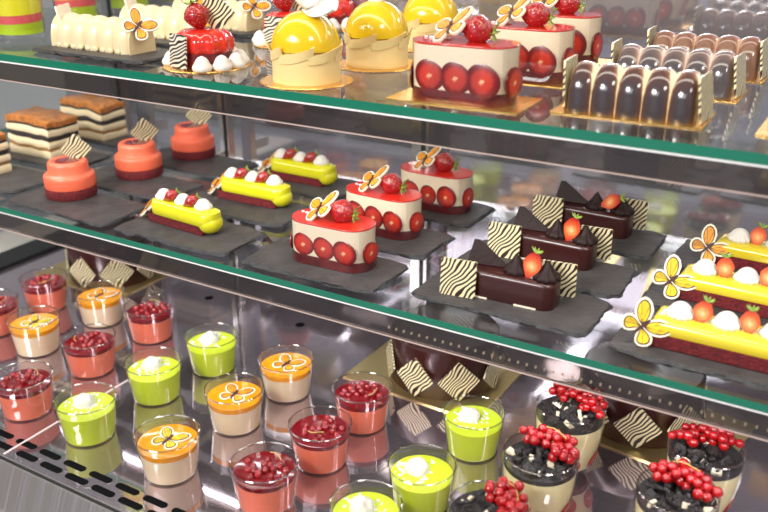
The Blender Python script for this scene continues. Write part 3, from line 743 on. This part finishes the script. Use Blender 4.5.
def dome_cake(loc, label, petal_rot, seed, top='petals'):
    t = thing('yellow_dome_cake', label, 'cake', loc, 0, 'yellow glazed dome cakes')
    round_board(t, .0505)
    m = MB(); m.lathe([(.0365, .0015), (.0365, .033), (.034, .0345)], 56); m.build('cream_cylinder', 'domebase', t, smooth=40)
    m = MB(); n = 14
    m.lathe([(.034, .034)] + [(.0372 * math.cos(t_) ** .95 if t_ < 1.56 else .0005, .0355 + .039 * math.sin(t_)) for t_ in [PI / 2 * k / n for k in range(n + 1)]], 56)
    m.build('yellow_glaze_dome', 'yellowdome', t, smooth=60)
    for k in range(7):
        a0 = 2 * PI * k / 7 + seed; m = MB(); N = 10; outer = []; inner = []; vs = []
        for i in range(N + 1):
            u = i / N; a = a0 + u * 1.05; zb = .001; zt = .033 + .009 * (u ** 2) ; r_ = .0372 + .0052 * u ** 3
            vs += [(.0368 * math.cos(a), .0368 * math.sin(a), zt - .010), (r_ * math.cos(a), r_ * math.sin(a), zt if i < N else zt + .001), ((r_ + .0009) * math.cos(a), (r_ + .0009) * math.sin(a), zt), ((.0378) * math.cos(a), (.0378) * math.sin(a), zt - .010)]
        fs = []
        for i in range(N):
            for j in range(4): fs.append((i * 4 + j, i * 4 + (j + 1) % 4, (i + 1) * 4 + (j + 1) % 4, (i + 1) * 4 + j))
        fs += [(3, 2, 1, 0), tuple(N * 4 + j for j in range(4))]
        m.add(vs, fs); m.build('collar_leaf', 'domebase', t, smooth=60)
    # white petals on top
    def petal(ang, tilt, L, Wd, off, zr=0):
        m = MB(); nu, nv = 8, 8; top_, bot_ = [], []
        for i in range(nu + 1):
            for j in range(nv + 1):
                u = i / nu; v = j / nv * 2 - 1; w = Wd / 2 * math.sin(PI * min(1, .12 + u * .80)) ** .7
                top_.append((off + L * u, v * w, .006 * v * v + .007 * (u - .3) ** 2 * 4 * .5))
        N = nv + 1; fs = [(i * N + j, (i + 1) * N + j, (i + 1) * N + j + 1, i * N + j + 1) for i in range(nu) for j in range(nv)]
        m.add(top_, fs); o = m.build('white_petal', 'petal', t, smooth=80, loc=(0, 0, .0752), rot=(zr, tilt, ang))
        s_ = o.modifiers.new('thick', 'SOLIDIFY'); s_.thickness = .0009
        return o
    if top == 'petals':
        petal(petal_rot, .10, .036, .032, .003, .5); petal(petal_rot + 2.8, -.80, .034, .034, 0, .3); petal(petal_rot + 3.6, -.9, .034, .032, 0, -.2); petal(petal_rot + 1.0, -.5, .026, .022, 0, .2)
    else:
        m = MB(); m.lathe([(.009, -.003), (.0115, .004), (.0125, .010), (.011, .0105), (.006, .008), (.0005, .007)], 24); m.build('white_flower_cup', 'petal', t, smooth=60, loc=(0, 0, .0745))
        petal(petal_rot, -.12, .030, .022, .008); petal(petal_rot + 2.9, -.6, .022, .02, .004)
    return t

def berry_dome(loc, label, rz, seed, sides):
    t = thing('red_glazed_berry_cake', label, 'cake', loc, rz, 'red glazed cakes with meringue drops')
    round_board(t, .050)
    z0 = .0014
    m = MB(); m.lathe([(.031, z0), (.032, .004), (.032, .019), (.030, .021)], 40); m.build('dark_cake_base', 'berrybase', t, smooth=40)
    m = MB(); m.lathe([(.029, .0175), (.0325, .019), (.0340, .025), (.0335, .032), (.0300, .0385), (.022, .0425), (.012, .0435), (.0005, .0435)], 84, fn=lambda a, z: 1 + .045 * math.cos(11 * a)); m.build('red_glaze', 'redglaze', t, smooth=60)
    strawberry(t, (-.004, -.004, .057), (.2, 1.25, .5), .032, .031)
    square_plaque(t, (.012, .010, .062), (PI / 2, 0, .25), .034, .036, mt='zebra', diamond=True)
    for (ang, w) in sides:
        r_ = .0352; square_plaque(t, (r_ * math.cos(ang), r_ * math.sin(ang), z0 + .0195), (PI / 2 - .09, 0, ang + PI / 2), .034, .038, mt='zebra_w')
    for k in range(11):
        a = 2 * PI * k / 11 + .2
        if any(abs((a - s_[0] + PI) % (2 * PI) - PI) < .62 for s_ in sides): continue
        kiss(t, (.0402 * math.cos(a), .0402 * math.sin(a), z0), .0116, .0170, ribs=8, amp=.012)
    return t

def bubble_log(loc, rz, label, mt, L, Wd, H, lobe, name='bubble_chocolate_log', group='marbled bubble chocolate logs', board=True, plaques=True, cut=None, amp=.10):
    t = thing(name, label, 'cake', loc, rz, group)
    z0 = 0
    if board: rect_board(t, L + .020, Wd + .022, 'gold'); z0 = .0014
    n = 110; seg = 26; rings = []
    for k in range(n + 1):
        x = -L / 2 + L * k / n
        e = min(1, math.sqrt(max(0, 1 - max(0, (abs(x) - (L / 2 - .006)) / .006) ** 2)) * .35 + .65) if not cut else 1
        ph = abs(math.cos(PI * x / lobe)) ** .6; f_ = (1 - amp + amp * ph) * e
        ring = []
        for i in range(seg):
            u = i / (seg - 1)
            # dome cross-section: straight sides then a round arch
            a = PI * u
            y = -math.cos(a) * Wd / 2; z = math.sin(a) ** .72 * H
            ring.append((x, y * f_, z0 + z * (1 - (1 - f_) * .5)))
        rings.append(ring)
    m = MB(); m.loft(rings, 0, True, True)
    if cut: m.mi[-1] = 1; m.mi[-2] = 1
    m.build('chocolate_log', [mt, cut or mt], t, smooth=60)
    if plaques:
        square_plaque(t, (-L / 2 - .0035, .002, z0 + .0225), (PI / 2 - .05, 0, PI / 2 + .02), .040, .044, mt='zebra', name='striped_end_plaque')
        square_plaque(t, (L / 2 + .0045, -.002, z0 + .0205), (PI / 2 - .14, 0, PI / 2 - .08), .040, .040, mt='zebra', name='striped_end_plaque')
    return t

def tall_glass(loc, label, seed):
    t = thing('layered_mousse_glass', label, 'dessert glass', loc, 0, 'tall layered yellow and green glasses')
    R = lambda u: .0320 + .0030 * u
    H = .11; th = .0012; n = 6
    prof = [(.0005, .0003), (.030, .0003), (.0320, .003)] + [(R(k / n), H * k / n) for k in range(1, n + 1)]
    inner = [(R(k / n) - th, H * k / n) for k in range(n, 0, -1)] + [(.029, .0105), (.0005, .0100)]
    m = MB(); m.lathe(prof + inner, 48); m.build('clear_glass', 'film', t, smooth=60)
    zs = [(.0108, .026, 'l_green', 'green_layer'), (.0262, .037, 'l_pink', 'pink_layer'), (.0372, .062, 'l_yellow', 'yellow_layer'), (.0622, .072, 'l_pink', 'pink_layer'), (.0722, .095, 'l_green', 'green_layer')]
    for a, b, mt, nm in zs:
        m = MB(); seg = 40; N = 3; rg = []
        for k in range(N + 1):
            z = a + (b - a) * k / N
            rg.append([((R(z / H) - .0018) * math.cos(2 * PI * i / seg), (R(z / H) - .0018) * math.sin(2 * PI * i / seg), z + (.0016 * math.sin(2 * PI * i / seg + seed) if 0 < a and not (a < .02 and k == 0) else 0)) for i in range(seg)])
        m.loft(rg); m.build(nm, mt, t, smooth=40)
    return t

def round_cake(fx, fy, rz, label, ox, oy, turn, RR=.072, H=.074, bl=.20, bw=.152):
    t = thing('dark_chocolate_cake', label, 'cake', (fx, fy, 0), rz, 'dark chocolate cakes with striped diamonds')
    rect_board(t, bl, bw, 'gold_plain', .0022)
    m = MB(); m.lathe([(RR - .001, .0023), (RR, .0035), (RR, H - .004), (RR - .004, H), (.0005, H + .0005)], 72, loc=(ox, oy, 0)); m.build('chocolate_cake', 'choc', t, smooth=40)
    for k in range(8):
        a = turn + 2 * PI * k / 8
        square_plaque(t, (ox + (RR + .0024) * math.cos(a), oy + (RR + .0024) * math.sin(a), .0025 + .0285), (PI / 2 - .03, 0, a + PI / 2), .0395, .0395, diamond=True)
    return t

# ================================================================== LOWER DECK
for k, (px, py, lab) in enumerate([
    (43, 277, 'pink currant mousse cup in the rear row beside the black end sill'),
    (-8, 299, 'pink currant mousse cup cut off by the left picture edge'),
    (22, 375, 'pink currant mousse cup left of the front green cup, beside vent slots'),
    (149, 305, 'pink currant mousse cup right of the rear orange cup, before the chocolate cake'),
    (88, 336, 'pink currant mousse cup right behind the front green cup'),
    (362, 387, 'pink currant mousse cup in front of the middle gold cake board'),
    (320, 423, 'pink currant mousse cup directly in front of the one by the gold board'),
    (264, 462, 'pink currant mousse cup nearest the bottom picture edge')]): pink_cup(px, py, lab, k + 1)
for k, (px, py, lab, r) in enumerate([
    (99, 290, 'orange topped vanilla cup in front of the left chocolate cake', -.2),
    (33, 317, 'orange topped vanilla cup with yellow butterfly at the far left', -.2),
    (286, 358, 'orange topped vanilla cup standing rearmost in the middle', -.3),
    (234, 388, 'orange topped vanilla cup between two green cups and rearmost orange one', -.1),
    (167, 433, 'orange topped vanilla cup nearest the vent slots', -.2)]): orange_cup(px, py, lab, k, r)
for k, (px, py, lab) in enumerate([
    (211, 335, 'green mousse cup with coconut mound, rearmost, near the round deck hole'),
    (153, 361, 'green mousse cup with coconut mound behind the front orange cup'),
    (85, 398, 'green mousse cup with coconut mound beside the black vent slots'),
    (474, 412, 'green mousse cup with coconut mound before the middle chocolate cake'),
    (422, 464, 'green mousse cup with coconut mound, front row, left of black cookie glass'),
    (366, 503, 'green mousse cup with coconut mound cut by the bottom picture edge')]): green_cup(px, py, lab, k + 1)
for k, (px, py, lab, sa, rz) in enumerate([
    (571, 405, 'black cookie glass with redcurrants, rearmost, under the shelf edge', 1.3, 0),
    (541, 452, 'black cookie glass with a full arc of redcurrants, middle of three', 1.2, 0),
    (707, 447, 'black cookie glass with redcurrants under the shelf edge by right gold board', 1.9, 0),
    (678, 490, 'black cookie glass at front right, before the one under the shelf edge', 1.5, 0),
    (489, 506, 'black cookie glass with redcurrants cut by the bottom picture edge', .7, 0)]): cookie_cup(px, py, lab, k + 1, sa, rz)
round_cake(-.465, .920, -.03, 'dark chocolate cake with striped diamonds on gold board, middle of the deck', .012, .005, -2.40)
round_cake(-.187, .945, -.13, 'dark chocolate cake with striped diamonds behind the cookie glasses', -.012, .008, -2.0, bl=.22)
round_cake(-1.11, .940, 0.0, 'dark chocolate cake with striped diamonds behind the left orange cups', .015, .0, -2.25)

# ================================================================== LOWER SHELF
Z2 = S2 + .0061
SL = 'slate boards on the lower glass shelf'
rows = [(.719, .811, 'front'), (.832, .922, 'middle'), (.957, 1.049, 'rear')]
cols = [(-1.048, -.853, 'coral tiered cake'), (-.832, -.651, 'small lemon eclair'), (-.622, -.443, 'strawberry cream cake'), (-.405, -.213, 'chocolate bar cake'), (-.188, .055, 'long lemon eclair')]
sd = 1
for (x0, x1, what) in cols:
    for (y0, y1, rn) in rows:
        dy = .022 if what == 'chocolate bar cake' and rn == 'front' else .012 if what in ('chocolate bar cake', 'long lemon eclair') else 0
        slate(x0, x1, y0 + dy, y1 + dy, S2, 'dark slate board under the %s %s' % (rn, what), sd, SL); sd += 1
# layered slices, column behind-left
slate(-1.285, -1.09, .868, .962, S2, 'dark slate board under the front whole layered cream slice', 21, SL)
slate(-1.30, -1.10, 1.005, 1.095 - .03, S2, 'dark slate board under the rear layered cream slice', 22, SL)
slate(-1.262, -1.068, .745, .84, S2, 'dark slate board with the layered slice cut by the left edge', 23, SL)
layer_slice((-1.203, .922, Z2), 0, 'layered coffee cream slice with caramel top, left of two whole ones', 1)
layer_slice((-1.217, 1.042, Z2), 0, 'layered coffee cream slice with caramel top, right of two whole ones', 2, .100, .054)
layer_slice((-1.200, .79, Z2), 0, 'layered coffee cream slice cut by the left picture edge', 3, .09, .055)

for (px, py, lab, pr) in [(72, 194, 'coral tiered cake nearest the shelf front, on slate', .85), (140, 174, 'coral tiered cake in the middle of its row of three', 1.0), (194, 155, 'coral tiered cake rearmost in its row of three', .6)]:
    q = at(px, py, Z2); tier_cake((q.x, q.y, Z2), 0, lab, pr)
for (x, y, rz, lab) in [(-.757, .774, -.08, 'small lemon eclair nearest the shelf front, with three meringue drops'), (-.742, .897, .02, 'small lemon eclair in the middle of its row of three'), (-.742, 1.010, .0, 'small lemon eclair rearmost in its row of three')]:
    yellow_eclair((x, y, Z2), rz, lab)
for (x, y, rz, lab, s_) in [(-.527, .775, .03, 'small strawberry cream cake nearest the lower shelf front', 1), (-.530, .893, -.05, 'small strawberry cream cake in the middle of its row of three', 2), (-.516, 1.010, -.03, 'small strawberry cream cake rearmost in its row, by the pale upright', 3)]:
    fraisier((x, y, Z2), rz, lab, L=.106, seed=s_, group='small strawberry cream cakes on slate')
for (x, y, rz, lab, s_) in [(-.310, .788, .03, 'chocolate bar cake nearest the shelf front, with orange strawberry half', 0), (-.310, .910, -.01, 'chocolate bar cake in the middle of its row of three', 1), (-.302, 1.030, -.02, 'chocolate bar cake rearmost, strawberry half lying on rosette', 2)]:
    choc_bar((x, y, Z2), rz, lab, s_)
for (x, y, rz, lab, s_) in [(-.158, .775, .0, 'long lemon eclair nearest the shelf front', 1), (-.160, .895, -.03, 'long lemon eclair between the front and the rear one', 2), (-.146, 1.010, -.05, 'long lemon eclair rearmost, with orange butterfly', 3)]:
    long_eclair((x, y, Z2), rz, lab, seed=s_)

# ================================================================== UPPER SHELF
Z1 = S1
slate(-.962, -.770, .735, .822, S1, 'slate board under the front white chocolate log', 31, 'slate boards on the upper glass shelf')
slate(-.975, -.795, .965, 1.045, S1, 'slate board under the rear white chocolate log', 32, 'slate boards on the upper glass shelf')
slate(-.972, -.79, .850, .937, S1, 'slate board under the middle white chocolate log', 33, 'slate boards on the upper glass shelf')
def white_log(x, y, rz, lab):
    t = bubble_log((x, y, Z1 + .0061), rz, lab, 'whitechoc', .143, .046, .0405, .0262, 'white_chocolate_log', 'white chocolate logs on slate', False, False, 'whitecut', .27)
    butterfly(t, (.075, -.008, .032), (.9, .6, .5), .036, 'wing_or')
    square_plaque(t, (-.064, .0, .032), (PI / 2 - .2, 0, PI / 2 + .5), .042, .036, mt='plaque', name='white_end_plaque')
    m = MB()
    R_ = random.Random(3)
    for k in range(9): m.sphere((-.056 + k * .0135, -.0225, .0025), .0045, 10, 6, sc=(1.1, .6, .8))
    m.build('chocolate_drips', 'whitechoc', t, smooth=60)
    return t
white_log(-.880, .783, -.02, 'white chocolate log with orange butterfly, nearest the upper shelf front')
white_log(-.880, .900, -.02, 'white chocolate log standing second behind the front one')
white_log(-.885, 1.010, .0, 'white chocolate log farthest back by the red glazed cakes')
for (px, py, lab, s_) in [(22, 40, 'tall yellow and green layered glass at the left picture edge', 0.), (78, 23, 'tall layered glass behind the front white chocolate log', 1.7), (131, 13, 'tall layered glass half hidden between white chocolate logs', 3.)]:
    q = at(px, py, Z1); tall_glass((q.x, q.y, Z1), lab, s_)
for (px, py, lab, rz, s_, sides) in [(206, 66, 'red glazed berry cake with meringue drops, nearest the shelf front', 0, 1, [(-1.85, 1)]), (290, 44, 'red glazed berry cake behind the front yellow dome', 0, 2, [(-1.45, 1)]), (332, 27, 'red glazed berry cake between the two rear yellow domes', 0, 3, [(-1.6, 1)])]:
    q = at(px, py, Z1); berry_dome((q.x, q.y, Z1), lab, rz, s_, sides)
for (px, py, lab, pr, s_, top) in [(307, 81, 'yellow dome cake nearest the shelf front, with white petals', .1, 0, 'petals'), (377, 65, 'yellow dome cake in the middle with round white flower', .2, .6, 'cup'), (430, 47, 'yellow dome cake farthest back behind the large strawberry cakes', .3, 1.1, 'cup')]:
    q = at(px, py, Z1); dome_cake((q.x, q.y, Z1), lab, pr, s_, top)
for (x, y, lab, s_) in [(-.364, .768, 'large strawberry cream cake nearest the shelf front, on gold board', 1), (-.357, .900, 'large strawberry cream cake second in its row', 2), (-.365, 1.020, 'large strawberry cream cake farthest back in its row', 3)]:
    fraisier((x, y, Z1), .04, lab, .108, .054, .056, s_, (.138, .072), 'large strawberry cream cakes on gold boards', .0165)
for (x, y, lab, mt) in [(-.205, .795, 'pale and dark marbled bubble log nearest the shelf front', 'bub1'), (-.198, .918, 'grey marbled bubble log in the middle of three', 'bub2'), (-.192, 1.033, 'brown marbled bubble log farthest back', 'bub3')]:
    bubble_log((x, y, Z1), .03, lab, mt, LOBE * 5, .050, .0425, LOBE, amp=.22)
m = MB(); m.prism(rrect(.135, .078, .002, 3), 0, .0014)
tag(m.build('gold_board', 'gold', smooth=30, loc=(-.027, .804, Z1)), 'empty corner of a gold board at the right picture edge', 'cake board')
